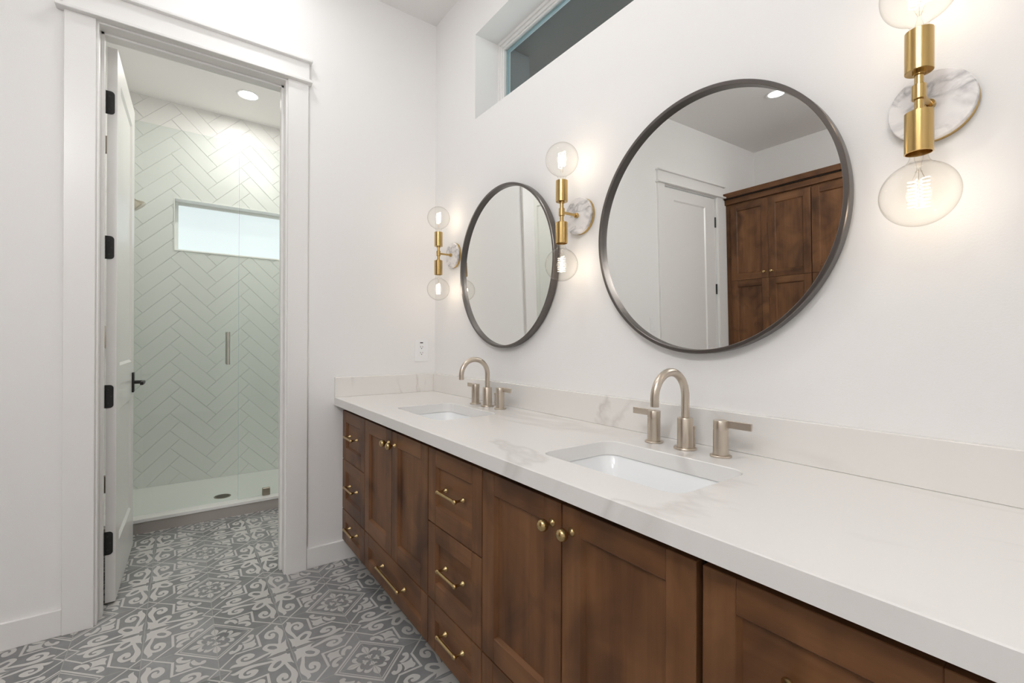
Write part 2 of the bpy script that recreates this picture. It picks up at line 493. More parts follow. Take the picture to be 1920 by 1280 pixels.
CURL = [(.69, .65), (.716, .576), (.747, .530), (.77, .520), (.793, .548), (.838, .532), (.843, .49), (.819, .455), (.758, .455), (.691, .489), (.656, .548), (.645, .62)]
PETAL = [(0, .385), (.035, .345), (.056, .30), (.050, .255), (.028, .20), (0, .15), (-.028, .20), (-.050, .255), (-.056, .30), (-.035, .345)]
SIDE = [(.012, .155), (.045, .19), (.085, .20), (.125, .20), (.150, .168), (.178, .205), (.172, .243), (.13, .266), (.085, .252), (.045, .215)]
SMALL = [(0, .14), (.03, .118), (.062, .128), (.058, .095), (.028, .085), (.022, .055), (0, .035), (-.022, .055), (-.028, .085), (-.058, .095), (-.062, .128), (-.03, .118)]

def swap(p): return [(b, a) for a, b in p]
TILE_POLYS = []            # (outer, [holes])
for p in (SCROLL, swap(SCROLL), CURL, swap(CURL)):
    TILE_POLYS.append((smooth_poly(p), []))
TILE_POLYS.append((smooth_poly(BASE, 2), []))
TILE_POLYS.append((smooth_poly(LOOP_O), [smooth_poly(LOOP_I)]))
TILE_POLYS.append((smooth_poly(STAR_H + swap(STAR_H)[-2:0:-1], 2), []))
BL = [((.145, 1.0), (.41, .755)), ((.41, .755), (.40, .40)), ((.40, .40), (.755, .41)), ((.755, .41), (1.0, .145)), ((0, .845), (.155, 1.0)), ((.845, 0), (1.0, .155))]
for i, (a, c) in enumerate(BL):
    TILE_POLYS.append((seg(a, c, (.026, .038, .038, .026, .024, .024)[i]), []))
TILE_POLYS.append(([(.42, 1), (.462, 1), (1, .462), (1, .42)], []))
TILE_POLYS.append(([(.488, 1), (.510, 1), (1, .510), (1, .488)], []))
FLEUR = [smooth_poly(PETAL, 2), smooth_poly(SIDE, 2), smooth_poly([(-a, b) for a, b in SIDE], 2), smooth_poly(SMALL, 2)]

def tess(outer, holes):
    polys = [[Vector((x, y, 0)) for x, y in outer]] + [[Vector((x, y, 0)) for x, y in h] for h in holes]
    flat = [v for p in polys for v in p]
    return [(v.x, v.y) for v in flat], tessellate_polygon(polys)

def floor_mesh():
    verts, faces, mids = [], [], []
    def addp(pts, tris, z, m, fn):
        o = len(verts)
        verts.extend((*fn(x, y), z) for x, y in pts)
        for t in tris:
            a, b, c = (verts[o + i] for i in t)
            cr = (b[0] - a[0]) * (c[1] - a[1]) - (b[1] - a[1]) * (c[0] - a[0])
            faces.append(tuple(o + i for i in (t if cr > 0 else t[::-1]))); mids.append(m)
    # slab
    x0, x1, y0, y1 = XS - 0.1, XD + 0.1, YC - 0.1, 0.1
    o = len(verts)
    verts.extend([(x0, y0, 0), (x1, y0, 0), (x1, y1, 0), (x0, y1, 0), (x0, y0, -.1), (x1, y0, -.1), (x1, y1, -.1), (x0, y1, -.1)])
    for f in ((0, 1, 2, 3), (7, 6, 5, 4), (0, 4, 5, 1), (1, 5, 6, 2), (2, 6, 7, 3), (3, 7, 4, 0)):
        faces.append(tuple(o + i for i in f)); mids.append(0)
    TP = [tess(a, h) for a, h in TILE_POLYS]
    FL = [tess(a, []) for a in FLEUR]
    i0, i1 = math.floor((-1.06 - S0[0]) / T), math.ceil((3.4 - S0[0]) / T)
    j0, j1 = math.floor((YC - S0[1]) / T), math.ceil((0 - S0[1]) / T)
    def W_(x, y): return (min(max(S0[0] + x * T, -1.10), XD), min(max(S0[1] + y * T, YC - .02), 0.02))
    for i in range(i0, i1):
        for j in range(j0, j1):
            def fn(u, v, i=i, j=j):
                x = i + u if i % 2 == 0 else i + 1 - u
                y = j + v if j % 2 == 0 else j + 1 - v
                return W_(x, y)
            for n, (p, t) in enumerate(TP):
                addp(p, t, 0.0004 + n * 0.00001, 1, fn)
            if i % 2 and j % 2:
                for q in range(4):
                    ca, sa = (1, 0, -1, 0)[q], (0, 1, 0, -1)[q]
                    def ff(u, v, i=i, j=j, ca=ca, sa=sa): return W_(i + u * ca - v * sa, j + u * sa + v * ca)
                    for n, (p, t) in enumerate(FL):
                        addp(p, t, 0.0006 + n * 0.00001, 1, ff)
    g = 0.0011
    q2 = [(0, 1, 2), (0, 2, 3)]
    for i in range(i0, i1 + 1):
        x = S0[0] + i * T
        addp([(x - g, YC), (x + g, YC), (x + g, 0), (x - g, 0)], q2, 0.0008, 2, lambda a, b: (a, b))
    for j in range(j0, j1 + 1):
        y = S0[1] + j * T
        addp([(-1.06, y - g), (3.4, y - g), (3.4, y + g), (-1.06, y + g)], q2, 0.00082, 2, lambda a, b: (a, b))
    me = bpy.data.meshes.new('floor')
    me.from_pydata(verts, [], faces)
    for m in ('tile', 'tile_pat', 'grout'): me.materials.append(M[m])
    me.polygons.foreach_set('material_index', mids)
    me.update()
    ob = bpy.data.objects.new('floor', me); COL.objects.link(ob)
    struct(ob, 'grey patterned cement tile floor with scrolls and diamonds', 'floor')
floor_mesh()

# ---- doorway casings, jambs, baseboards
def casing(op, n, label):
    y0, y1, zt = op
    b = MB(); w = 0.095; t = 0.019; rv = 0.008
    for (a, c) in ((y0 - rv - w, y0 - rv), (y1 + rv, y1 + rv + w)):
        b.box((0, a, 0), (t, c, zt + 0.01), 'trim', 0.0015)
    ya, yb = y0 - rv - w, y1 + rv + w
    b.box((0, ya - 0.024, zt + 0.008), (t + 0.024, yb + 0.016, zt + 0.022), 'trim', 0.002)   # fillet under the head
    b.box((0, ya - 0.004, zt + 0.022), (t + 0.002, yb + 0.004, zt + 0.115), 'trim', 0.001)    # flat head board
    b.box((0, ya - 0.024, zt + 0.115), (t + 0.022, yb + 0.016, zt + 0.128), 'trim', 0.002)   # cap
    # jamb liner with door stop
    for s, y in ((1, y0), (-1, y1)):
        b.box((-TW - 0.004, y - s * 0.02, 0), (0.004, y, zt), 'trim')
        b.box((-0.095, y, 0), (-0.055, y + s * 0.011, zt), 'trim', 0.001)
    b.box((-TW - 0.004, y0 - 0.02, zt), (0.004, y1 + 0.02, zt + 0.02), 'trim')
    b.box((-0.095, y0, zt - 0.011), (-0.055, y1, zt), 'trim', 0.001)
    # far side casing
    for (a, c) in ((y0 - rv - w, y0 - rv), (y1 + rv, y1 + rv + w)):
        b.box((-TW - 0.019, a, 0), (-TW, c, zt + 0.1), 'trim', 0.0015)
    b.box((-TW - 0.019, y0 - rv, zt + 0.008), (-TW, y1 + rv, zt + 0.1), 'trim', 0.0015)
    return struct(b.build('trim_%d' % n), label, 'door trim')
casing(OP1, 1, 'white square casing with capped head around the shower doorway')
casing(OP2, 2, 'white square casing around the closed panel door, seen in the round mirror')

def baseboard(name, a, c, label):
    b = MB().box(a, c, 'trim', 0.002)
    return struct(b.build(name), label, 'baseboard')
BH = 0.104
baseboard('baseboard_left', (0, OP2[1] + 0.103, 0), (0.014, OP1[0] - 0.103, BH), 'white baseboard left of the shower doorway')
baseboard('baseboard_right', (0, OP1[1] + 0.103, 0), (0.014, -0.002, BH), 'white baseboard between shower doorway and vanity')

# ---- panel doors
def panel_face(b, x0, x1, z0, z1, yf, s, panels, m='trim', rec=0.009, mould=0.012):
    """one face of a panel door at y = yf (normal sign s) with recessed panels given as (x0,x1,z0,z1)"""
    xs = sorted({x0, x1, *[p[0] for p in panels], *[p[1] for p in panels]})
    zs = sorted({z0, z1, *[p[2] for p in panels], *[p[3] for p in panels]})
    for i in range(len(xs) - 1):
        for j in range(len(zs) - 1):
            cx, cz = (xs[i] + xs[i + 1]) / 2, (zs[j] + zs[j + 1]) / 2
            if any(p[0] < cx < p[1] and p[2] < cz < p[3] for p in panels): continue
            b.faces([(xs[i], yf, zs[j]), (xs[i + 1], yf, zs[j]), (xs[i + 1], yf, zs[j + 1]), (xs[i], yf, zs[j + 1])], [(0, 1, 2, 3)], m)
    for p in panels:
        o = [(p[0], yf, p[2]), (p[1], yf, p[2]), (p[1], yf, p[3]), (p[0], yf, p[3])]
        i_ = [(p[0] + mould, yf - s * rec, p[2] + mould), (p[1] - mould, yf - s * rec, p[2] + mould), (p[1] - mould, yf - s * rec, p[3] - mould), (p[0] + mould, yf - s * rec, p[3] - mould)]
        b.faces(o + i_, [(0, 1, 5, 4), (1, 2, 6, 5), (2, 3, 7, 6), (3, 0, 4, 7), (4, 5, 6, 7)], m)

def panel_door_mesh(w, h, t, panels):
    """slab from x=0..w, z=0..h, thickness along y 0..t"""
    b = MB()
    panel_face(b, 0, w, 0, h, t, 1, panels)
    panel_face(b, 0, w, 0, h, 0, -1, panels)
    b.faces([(0, 0, 0), (0, t, 0), (0, t, h), (0, 0, h)], [(0, 1, 2, 3)], 'trim')
    b.faces([(w, 0, 0), (w, t, 0), (w, t, h), (w, 0, h)], [(0, 1, 2, 3)], 'trim')
    b.faces([(0, 0, 0), (w, 0, 0), (w, t, 0), (0, t, 0)], [(0, 1, 2, 3)], 'trim')
    b.faces([(0, 0, h), (w, 0, h), (w, t, h), (0, t, h)], [(0, 1, 2, 3)], 'trim')
    bmesh.ops.remove_doubles(b.bm, verts=b.bm.verts, dist=1e-5)
    return b

def hinge_leaf(parent, y0, y1, z, x):
    """black butt hinge leaf with rounded outer corners and a knuckle barrel, lying on the door's hinge edge at local x"""
    b = MB()
    n = 6; w = y1 - y0; hh = 0.052; r = 0.015
    pts = [(y0, -hh), (y0, hh)]
    for i in range(n + 1):
        a = radians(90 - 90 * i / n); pts.append((y1 - r + r * cos(a), hh - r + r * sin(a)))
    for i in range(n + 1):
        a = radians(-90 * i / n); pts.append((y1 - r + r * cos(a), -hh + r + r * sin(a)))
    lo = [(x, p[0], z + p[1]) for p in pts]; hi = [(x + 0.0025, p[0], z + p[1]) for p in pts]
    b.loops([lo, hi], 'black', cap_first=True, cap_last=True)
    for k in range(5):
        a = z - hh + k * 2 * hh / 5
        b.cyl((x + 0.004, y0 - 0.004, a + 0.0008), (x + 0.004, y0 - 0.004, a + 2 * hh / 5 - 0.0008), 0.0062, 'black', 12)
    for (dy, dz) in ((0.012, 0.032), (0.022, 0.0), (0.012, -0.032)):
        b.cyl((x + 0.0024, y0 + dy, z + dz), (x + 0.0034, y0 + dy, z + dz), 0.0035, 'dark_slot', 10)
    return b.build('hinge', parent)

# door_1: slab swung open into the shower room
d1 = struct(empty('door_1', (-0.155, -1.523, 0), pi - radians(1.3)), 'white two-panel door swung open into the shower room', 'door')
# local frame: x runs along the slab away from the hinge, y across its thickness (local +y = towards -Y world after the half turn)
DW, DH, DT = 0.690, 2.460, 0.035
sl = panel_door_mesh(DW, DH, DT, [(0.105, DW - 0.105, 0.235, 0.845), (0.105, DW - 0.105, 1.045, DH - 0.115)]).build('slab', d1, offset=(0, -DT, 0.012))
for z in (0.275, 0.925, 1.585, 2.226):
    b = MB()
    hh = 0.051; r = 0.014; n = 6
    # leaf on the hinge edge (local x = 0 plane, facing local -x)
    ya, yb = 0.004, -0.026
    pts = [(ya, -hh), (ya, hh)]
    for i in range(n + 1):
        a = radians(90 + 90 * i / n); pts.append((yb + r + r * cos(a), hh - r + r * sin(a)))
    for i in range(n + 1):
        a = radians(180 + 90 * i / n); pts.append((yb + r + r * cos(a), -hh + r + r * sin(a)))
    b.loops([[(0.0004, p[0], z + p[1]) for p in pts], [(-0.0025, p[0], z + p[1]) for p in pts]], 'black', cap_first=True, cap_last=True)
    for k in range(5):
        a0 = z - hh + k * 2 * hh / 5
        b.cyl((-0.004, 0.0075, a0 + 0.001), (-0.004, 0.0075, a0 + 2 * hh / 5 - 0.001), 0.006, 'black', 12)
    for (dy, dz) in ((-0.008, 0.03), (-0.017, 0.0), (-0.008, -0.03)):
        b.cyl((-0.0024, dy, z + dz), (-0.0034, dy, z + dz), 0.0035, 'dark_slot', 10)
    b.build('hinge', d1)
lv = MB()
lx, lz = DW - 0.065, 0.94
for s in (-1, 1):
    yf = -DT if s < 0 else 0.0
    lv.box((lx - 0.024, yf, lz - 0.055), (lx + 0.024, yf + s * 0.009, lz + 0.055), 'black', 0.002)
    lv.cyl((lx, yf + s * 0.008, lz), (lx, yf + s * 0.05, lz), 0.0095, 'black', 16)
    lv.box((lx - 0.115, yf + s * 0.042, lz - 0.009), (lx + 0.011, yf + s * 0.057, lz + 0.009), 'black', 0.003, 2)
tag(lv.build('lever_handle', d1, smooth=40), 'black lever handle')

# door_2: closed one-panel door in the same wall, seen only in the large mirror
d2 = struct(empty('door_2', (-0.004, -3.186, 0), pi / 2), 'closed white one-panel door beside the tall cabinets, seen in the round mirror', 'door')
panel_door_mesh(0.823, DH, DT, [(0.165, 0.68, 0.24, 2.36)]).build('slab', d2, offset=(0, 0, 0.012))
for z in (0.28, 0.92, 1.57, 2.24):
    b = MB()
    for k in range(5):
        a0 = z - 0.051 + k * 0.0204
        b.cyl((-0.006, -0.004, a0 + 0.0006), (-0.006, -0.004, a0 + 0.0198), 0.0075, 'black', 12)
    b.box((-0.016, -0.0035, z - 0.051), (0.006, -0.0015, z + 0.051), 'black')
    b.build('hinge', d2)
b = MB()
b.box((0.823 - 0.09, -0.009, 0.885), (0.823 - 0.042, 0.0, 0.995), 'black', 0.002)
b.cyl((0.757, -0.008, 0.94), (0.757, -0.05, 0.94), 0.0095, 'black', 16)
b.box((0.64, -0.057, 0.931), (0.768, -0.042, 0.949), 'black', 0.003, 2)
tag(b.build('lever_handle', d2, smooth=40), 'black lever handle')

# ---- clerestory window in wall A
w1 = struct(empty('window_1', ((WIN[0] + WIN[1]) / 2, 0.14, WIN[2])), 'long clerestory window high above the mirrors', 'window')
def win_frame(x0, x1, z0, z1, y):
    b = MB()
    for k, (ins, d0, d1) in enumerate(((0.0, 0.0, 0.060), (0.016, 0.008, 0.060), (0.028, 0.016, 0.060))):
        wd = 0.016 if k < 2 else 0.012
        a, c, e, f = x0 + ins, x1 - ins, z0 + ins, z1 - ins
        ya, yb = y + d0, y + d1
        b.box((a, ya, e), (a + wd, yb, f), 'trim', 0.001); b.box((c - wd, ya, e), (c, yb, f), 'trim', 0.001)
        b.box((a + wd, ya, e), (c - wd, yb, e + wd), 'trim', 0.001); b.box((a + wd, ya, f - wd), (c - wd, yb, f), 'trim', 0.001)
    return b
lx0, lz0 = -(WIN[1] - WIN[0]) / 2, 0.0
wx, wz = (WIN[1] - WIN[0]), WIN[3] - WIN[2]
win_frame(lx0, lx0 + wx, 0, wz, 0.0).build('window_frame', w1)
b = MB()
g = 0.040
for ya, yb in ((0.030, 0.034), (0.046, 0.050)):
    b.box((lx0 + g, ya, g), (lx0 + wx - g, yb, wz - g), 'pane')
b.build('pane', w1)
b = MB(); q = 0.012
for (a, c) in (((lx0 + g, 0.0342, g), (lx0 + g + q, 0.0458, wz - g)), ((lx0 + wx - g - q, 0.0342, g), (lx0 + wx - g, 0.0458, wz - g)),
               ((lx0 + g + q, 0.0342, g), (lx0 + wx - g - q, 0.0458, g + q)), ((lx0 + g + q, 0.0342, wz - g - q), (lx0 + wx - g - q, 0.0458, wz - g))):
    b.box(a, c, 'spacer')
b.build('spacer_bar', w1)

# outside the clerestory: roof overhang and a piece of the neighbouring wall
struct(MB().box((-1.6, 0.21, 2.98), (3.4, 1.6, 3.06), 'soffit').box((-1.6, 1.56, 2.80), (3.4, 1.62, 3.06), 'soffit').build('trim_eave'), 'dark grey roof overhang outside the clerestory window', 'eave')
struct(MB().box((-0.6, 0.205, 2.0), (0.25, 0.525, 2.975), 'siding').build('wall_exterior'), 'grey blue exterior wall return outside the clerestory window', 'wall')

# ------------------------------------------------------------------ shower room
def herringbone_wall(y0, y1, z0, z1, x, hole, L=0.345, Wd=0.0985, gap=0.0022):
    """white glazed plank tiles laid in a vertical herringbone on the plane x (facing +x)"""
    b = MB(); bm = b.bm; k = b.mi('shower_tile')
    s2 = math.sqrt(0.5); rnd = random.Random(3)
    col_w = L * s2; pitch = Wd / s2
    ncol = int((y1 - y0) / col_w) + 4
    yst = -1.303 - 7 * col_w + 0.015
    for c in range(ncol + 6):
        yc = yst + (c + 0.5) * col_w
        if yc < y0 - col_w or yc > y1 + col_w: continue
        sg = 1 if c % 2 == 0 else -1
        n = int((z1 - z0) / pitch) + 6
        for i in range(-3, n):
            zc = z0 + i * pitch + (0 if sg > 0 else pitch / 2)
            du = Vector((0, s2, s2 * sg)); dv = Vector((0, -s2 * sg, s2))
            o = Vector((x, yc, zc))
            tl = (rnd.uniform(-.004, .004), rnd.uniform(-.014, .014))
            th = 0.0034; bv = 0.0016
            def pt(u, v, h): return o + du * u + dv * v + Vector((h + tl[0] * u + tl[1] * v, 0, 0))
            hl, hw = L / 2 - gap / 2, Wd / 2 - gap / 2
            lo = [bm.verts.new(pt(u, v, 0.0005)) for u, v in ((-hl, -hw), (hl, -hw), (hl, hw), (-hl, hw))]
            mi_ = [bm.verts.new(pt(u, v, th - bv)) for u, v in ((-hl, -hw), (hl, -hw), (hl, hw), (-hl, hw))]
            hi = [bm.verts.new(pt(u, v, th)) for u, v in ((-hl + bv, -hw + bv), (hl - bv, -hw + bv), (hl - bv, hw - bv), (-hl + bv, hw - bv))]
            for A, B in ((lo, mi_), (mi_, hi)):
                for q in range(4):
                    bm.faces.new((A[q], A[(q + 1) % 4], B[(q + 1) % 4], B[q]))
            bm.faces.new(hi)
    for co, no in (((0, y0, 0), (0, -1, 0)), ((0, y1, 0), (0, 1, 0)), ((0, 0, z0), (0, 0, -1)), ((0, 0, z1), (0, 0, 1))):
        geom = list(bm.verts) + list(bm.edges) + list(bm.faces)
        bmesh.ops.bisect_plane(bm, geom=geom, plane_co=co, plane_no=no, clear_outer=True, dist=1e-5)
    # cut the window hole
    hy0, hy1, hz0, hz1 = hole
    for co, no in (((0, hy0, 0), (0, 1, 0)), ((0, hy1, 0), (0, 1, 0)), ((0, 0, hz0), (0, 0, 1)), ((0, 0, hz1), (0, 0, 1))):
        geom = list(bm.verts) + list(bm.edges) + list(bm.faces)
        bmesh.ops.bisect_plane(bm, geom=geom, plane_co=co, plane_no=no, dist=1e-5)
    rem = [f for f in bm.faces if hy0 < f.calc_center_median().y < hy1 and hz0 < f.calc_center_median().z < hz1]
    bmesh.ops.delete(bm, geom=rem, context='FACES')
    return b

SW = (-1.303, -0.30, 1.902, 2.328)
b = herringbone_wall(YSL, YSR, 0.012, CH, XS, SW)
for (y0, y1, z0, z1) in ((YSL - .1, YSR + .05, 0, SW[2]), (YSL - .1, YSR + .05, SW[3], CH), (YSL - .1, SW[0], SW[2], SW[3]), (SW[1], YSR + .05, SW[2], SW[3])):
    b.box((XS - 0.16, y0, z0), (XS, y1, z1), 'shower_grout')
struct(b.build('wall_shower_back', recalc=False), 'white herringbone tiled back wall of the shower', 'wall')
struct(MB().box((XS, YSL - 0.12, 0), (-TW, YSL, CH), 'shower_tile').build('wall_shower_left'), 'plain tiled side wall of the shower room behind the open door', 'wall')
struct(MB().box((XS, YSR, 0), (-TW, 0.0, CH), 'shower_tile').build('wall_shower_right'), 'tiled side wall of the shower room', 'wall')
XG = -1.09
struct(MB().box((XS, YSL, 0.0), (XG - 0.06, YSR, 0.014), 'solid_white').build('floor_shower'), 'white shower pan floor', 'floor')

# window in the shower
w2 = struct(empty('window_2', (XS, (SW[0] + SW[1]) / 2, SW[2])), 'short wide obscured glass window in the herringbone shower wall', 'window')
hw = (SW[1] - SW[0]) / 2; hz = SW[3] - SW[2]
b = MB()
t = 0.006
b.box((-0.15, -hw, 0), (0.010, -hw + t, hz), 'solid_white'); b.box((-0.15, hw - t, 0), (0.010, hw, hz), 'solid_white')
b.box((-0.15, -hw + t, 0), (0.010, hw - t, t), 'solid_white'); b.box((-0.15, -hw + t, hz - t), (0.010, hw - t, hz), 'solid_white')
b.build('window_reveal', w2)
b = MB()
for (a, c) in (((-0.15, -hw + t, t), (-0.10, -hw + 0.03, hz - t)), ((-0.15, hw - 0.03, t), (-0.10, hw - t, hz - t)), ((-0.15, -hw + 0.03, t), (-0.10, hw - 0.03, 0.03)), ((-0.15, -hw + 0.03, hz - 0.03), (-0.10, hw - 0.03, hz - t))):
    b.box(a, c, 'trim', 0.001)
b.build('window_frame', w2)
MB().box((-0.125, -hw + 0.03, 0.03), (-0.118, hw - 0.03, hz - 0.03), 'frost').build('pane', w2)

# curb, sill, glass
b = MB()
b.box((-1.155, YSL, 0), (-1.035, YSR, 0.068), 'curb_tile')
struct(b.build('trim_curb'), 'grey tile shower curb below the glass', 'curb')
b = MB().box((-1.165, YSL, 0.0685), (-1.026, YSR, 0.090), 'solid_white', 0.002)
tag(b.build('curb_cap'), 'white slab capping the shower curb under the glass', 'curb cap')

SEAM = -0.938
gp = empty('glass_panel', (XG, SEAM + 0.002, 0.0905))
tag(gp, 'fixed clear glass panel on the right of the shower enclosure', 'glass panel')
MB().box((-0.005, 0.0, 0.0), (0.005, YSR - SEAM - 0.004, 2.43), 'shower_glass').build('pane', gp)
b = MB().box((-0.013, 0.148, 0.0), (-0.0052, 0.196, 0.05), 'bronze_grey', 0.002).box((0.0052, 0.148, 0.0), (0.013, 0.196, 0.05), 'bronze_grey', 0.002)
tag(b.build('glass_clip', gp), 'dull metal clip at the foot of the glass')
b = MB().box((-0.003, 0.0, 0.0), (0.003, 0.0012, 2.43), 'glass_edge'); b.build('edge_seal', gp)
gd = empty('glass_door', (XG, SEAM - 0.002, 0.0965))
tag(gd, 'clear glass shower door with a vertical bar pull', 'glass door')
MB().box((-0.005, -0.668, 0.0), (0.005, 0.0, 2.424), 'shower_glass').build('pane', gd)
b = MB()
hy = -0.058
for s in (-1, 1):
    for z in (0.935, 1.118):
        b.cyl((s * 0.005, hy, z), (s * 0.046, hy, z), 0.009, 'chrome', 16)
        b.cyl((s * 0.005, hy, z), (s * 0.009, hy, z), 0.013, 'chrome', 16)
    b.tube([(s * 0.046, hy, 0.918), (s * 0.046, hy, 0.94), (s * 0.046, hy, 1.11), (s * 0.046, hy, 1.135)], 0.0105, 'chrome', 16)
tag(b.build('handle', gd, smooth=40), 'brushed nickel bar pull')
for z in (0.17, 2.19):
    b = MB()
    for s in (-1, 1): b.box((s * 0.0052, -0.70, z), (s * 0.014, -0.635, z + 0.10), 'bronze_grey', 0.002)
    b.box((-0.014, -0.72, z + 0.01), (0.014, -0.690, z + 0.09), 'bronze_grey', 0.002)
    b.build('hinge', gd)

# shower head, valve, drain
sh = empty('shower_sprayer', (-1.72, YSL, 2.215))
tag(sh, 'small brushed metal shower head just past the open door edge', 'shower head')
MB().lathe([(0.028, 0), (0.028, 0.004), (0.02, 0.012), (0.010, 0.014)], 'nickel', 20, Matrix.Rotation(-pi / 2, 4, 'X')).build('wall_flange', sh, smooth=40)
MB().tube([(0, 0.005, 0), (0, 0.06, 0.004), (0, 0.10, -0.010), (0, 0.128, -0.034)], 0.009, 'nickel', 14).build('arm', sh, smooth=50)
MB().lathe([(0.013, 0), (0.017, 0.016), (0.042, 0.046), (0.046, 0.062), (0.041, 0.066)], 'nickel', 28,
           Matrix.Translation((0, 0.122, -0.030)) @ Matrix.Rotation(radians(-138), 4, 'X')).build('spray_head', sh, smooth=40)
sv = empty('shower_valve', (-1.50, YSL, 1.195))
tag(sv, 'shower valve trim with a lever on the side wall, seen through the door gap', 'shower valve')
MB().lathe([(0.075, 0), (0.075, 0.004), (0.07, 0.008)], 'nickel', 36, Matrix.Rotation(-pi / 2, 4, 'X')).build('escutcheon', sv, smooth=40)
MB().cyl((0, 0.008, 0), (0, 0.05, 0), 0.022, 'nickel', 24, ch=0.002).box((-0.008, 0.036, -0.09), (0.008, 0.048, -0.01), 'nickel', 0.003).build('lever', sv, smooth=40)
dr = empty('shower_drain', (-1.49, -0.999, 0.014))
tag(dr, 'round dark metal drain in the white shower floor', 'drain')
MB().lathe([(0.055, 0), (0.055, 0.002), (0.046, 0.0028)], 'bronze_grey', 32, cap0=True, cap1=False).lathe([(0.046, 0.0012), (0, 0.0012)], 'dark_slot', 32, cap0=False).build('grate_ring', dr, smooth=40)
b = MB()
for k in range(-3, 4):
    h_ = math.sqrt(0.044 ** 2 - (k * 0.012) ** 2)
    b.box((k * 0.012 - 0.0025, -h_, 0.0013), (k * 0.012 + 0.0025, h_, 0.003), 'bronze_grey')
b.build('grate', dr)

# ------------------------------------------------------------------ ceiling lights
def can(x, y, m, label, group='recessed ceiling lights'):
    o = empty('ceiling_light', (x, y, CH))
    tag(o, label, 'ceiling light', group)
    MB().lathe([(0.082, 0.0), (0.082, -0.003), (0.076, -0.006), (0.062, -0.004), (0.058, -0.001)], 'white_plastic', 40, cap0=False, cap1=False).build('trim_ring', o, smooth=40)
    MB().lathe([(0.0595, -0.002), (0.0, -0.002)], m, 40, cap0=False).build('lens', o)
    return o
can(-1.577, -0.835, 'can_shower', 'lit recessed ceiling light above the shower room')
can(-0.62, -0.50, 'can_shower', 'added recessed fill light just inside the shower room, outside the picture')  # added out of view to brighten the shower evenly
can(0.762, -2.823, 'can_rear', 'lit recessed ceiling light reflected at the top of the large round mirror')
for x, y in ((0.36, -1.02), (1.26, -0.80)):  # recessed lights added above the view to raise the brightness
    can(x, y, 'can_end' if x < 1 else 'can_front', 'added recessed fill light over the vanity, %s, outside the picture' % ('close to the end wall' if x < 1 else 'between the two sinks'))

def fill_globe_light(x, y, label):  # added fixture, kept out of view, for even room brightness
    o = empty('fill_globe_light', (x, y, CH))
    tag(o, label, 'ceiling light', 'added opal globe fill lights')
    MB().lathe([(0.065, 0), (0.065, -0.018), (0.055, -0.026), (0.012, -0.028), (0.012, -0.20), (0.05, -0.205), (0.05, -0.235)], 'brass', 32, cap0=False).build('canopy_stem', o, smooth=40)
    MB().lathe([(0.14 * sin(pi * i / 24) if 0 < i < 24 else 0.0, -0.365 + 0.14 * cos(pi * i / 24)) for i in range(25)], 'globe', 40).build('globe_shade', o, smooth=80)
fill_globe_light(2.25, -2.20, 'added opal globe fill light over the aisle outside the picture')
fill_globe_light(2.95, -2.30, 'added opal globe fill light behind the viewer outside the picture')

# ------------------------------------------------------------------ vanity
YF, ZT, ZK = -0.550, 0.805, 0.115       # front plane, top of fronts, underside of cabinets

def shaker(w, h, st, rail, rb, drawer=False):
    """front slab centred on x, z from 0..h, face at y=0, body behind (+y); stiles, rails, stick moulding and flat panel"""
    b = MB(); t = 0.021; x0, x1 = -w / 2, w / 2
    for a, c in ((x0, x0 + st), (x1 - st, x1)):
        b.box((a, 0, 0), (c, t, h), 'wood_v', 0.0012)
    b.box((x0 + st, 0, 0), (x1 - st, t, rb), 'wood_h', 0.0012)
    b.box((x0 + st, 0, h - rail), (x1 - st, t, h), 'wood_h', 0.0012)
    px0, px1, pz0, pz1 = x0 + st, x1 - st, rb, h - rail
    d, e = 0.0110, 0.0065
    o = [(px0, 0.0012, pz0), (px1, 0.0012, pz0), (px1, 0.0012, pz1), (px0, 0.0012, pz1)]
    i = [(px0 + e, d, pz0 + e), (px1 - e, d, pz0 + e), (px1 - e, d, pz1 - e), (px0 + e, d, pz1 - e)]
    mv, mh = 'wood_v', 'wood_h'
    b.faces(o + i, [(0, 1, 5, 4), (2, 3, 7, 6)], mh); b.faces(o + i, [(1, 2, 6, 5), (3, 0, 4, 7)], mv)
    b.faces(i, [(0, 1, 2, 3)], mh if drawer else mv)
    b.faces([(px0, t - .002, pz0), (px1, t - .002, pz0), (px1, t - .002, pz1), (px0, t - .002, pz1)], [(3, 2, 1, 0)], mh)
    return b

def pull_mesh(L):
    """bar pull: round bar with ball ends on two flared posts; origin on the mounting face, bar at y=-0.032"""
    b = MB(); r = 0.0052; y = -0.031
    for s in (-1, 1):
        b.lathe([(0.0092, 0), (0.0092, 0.0015), (0.0075, 0.004), (0.0042, 0.010), (0.0040, 0.020), (0.0055, 0.027), (0.0065, 0.031)], 'pull_brass', 18,
                Matrix.Translation((s * L / 2, 0, 0)) @ Matrix.Rotation(pi / 2, 4, 'X'))
        b.lathe([(0, -0.0085), (0.004, -0.0075), (0.0068, -0.004), (0.0075, 0), (0.0068, 0.004), (0.0055, 0.007), (0.0052, 0.009)], 'pull_brass', 18,
                Matrix.Translation((s * (L / 2), y, 0)) @ Matrix.Rotation(s * -pi / 2, 4, 'Y'))
    b.cyl((-L / 2, y, 0), (L / 2, y, 0), r, 'pull_brass', 18)
    return b

def knob_mesh():
    b = MB()
    b.lathe([(0.0105, 0), (0.0105, 0.0015), (0.0085, 0.004), (0.0048, 0.009), (0.0042, 0.014), (0.0062, 0.0175), (0.0105, 0.0195), (0.0135, 0.0235), (0.0148, 0.0285), (0.0140, 0.033), (0.0115, 0.0375), (0.0070, 0.0402), (0, 0.041)],
            'pull_brass', 28, Matrix.Rotation(pi / 2, 4, 'X'))
    return b

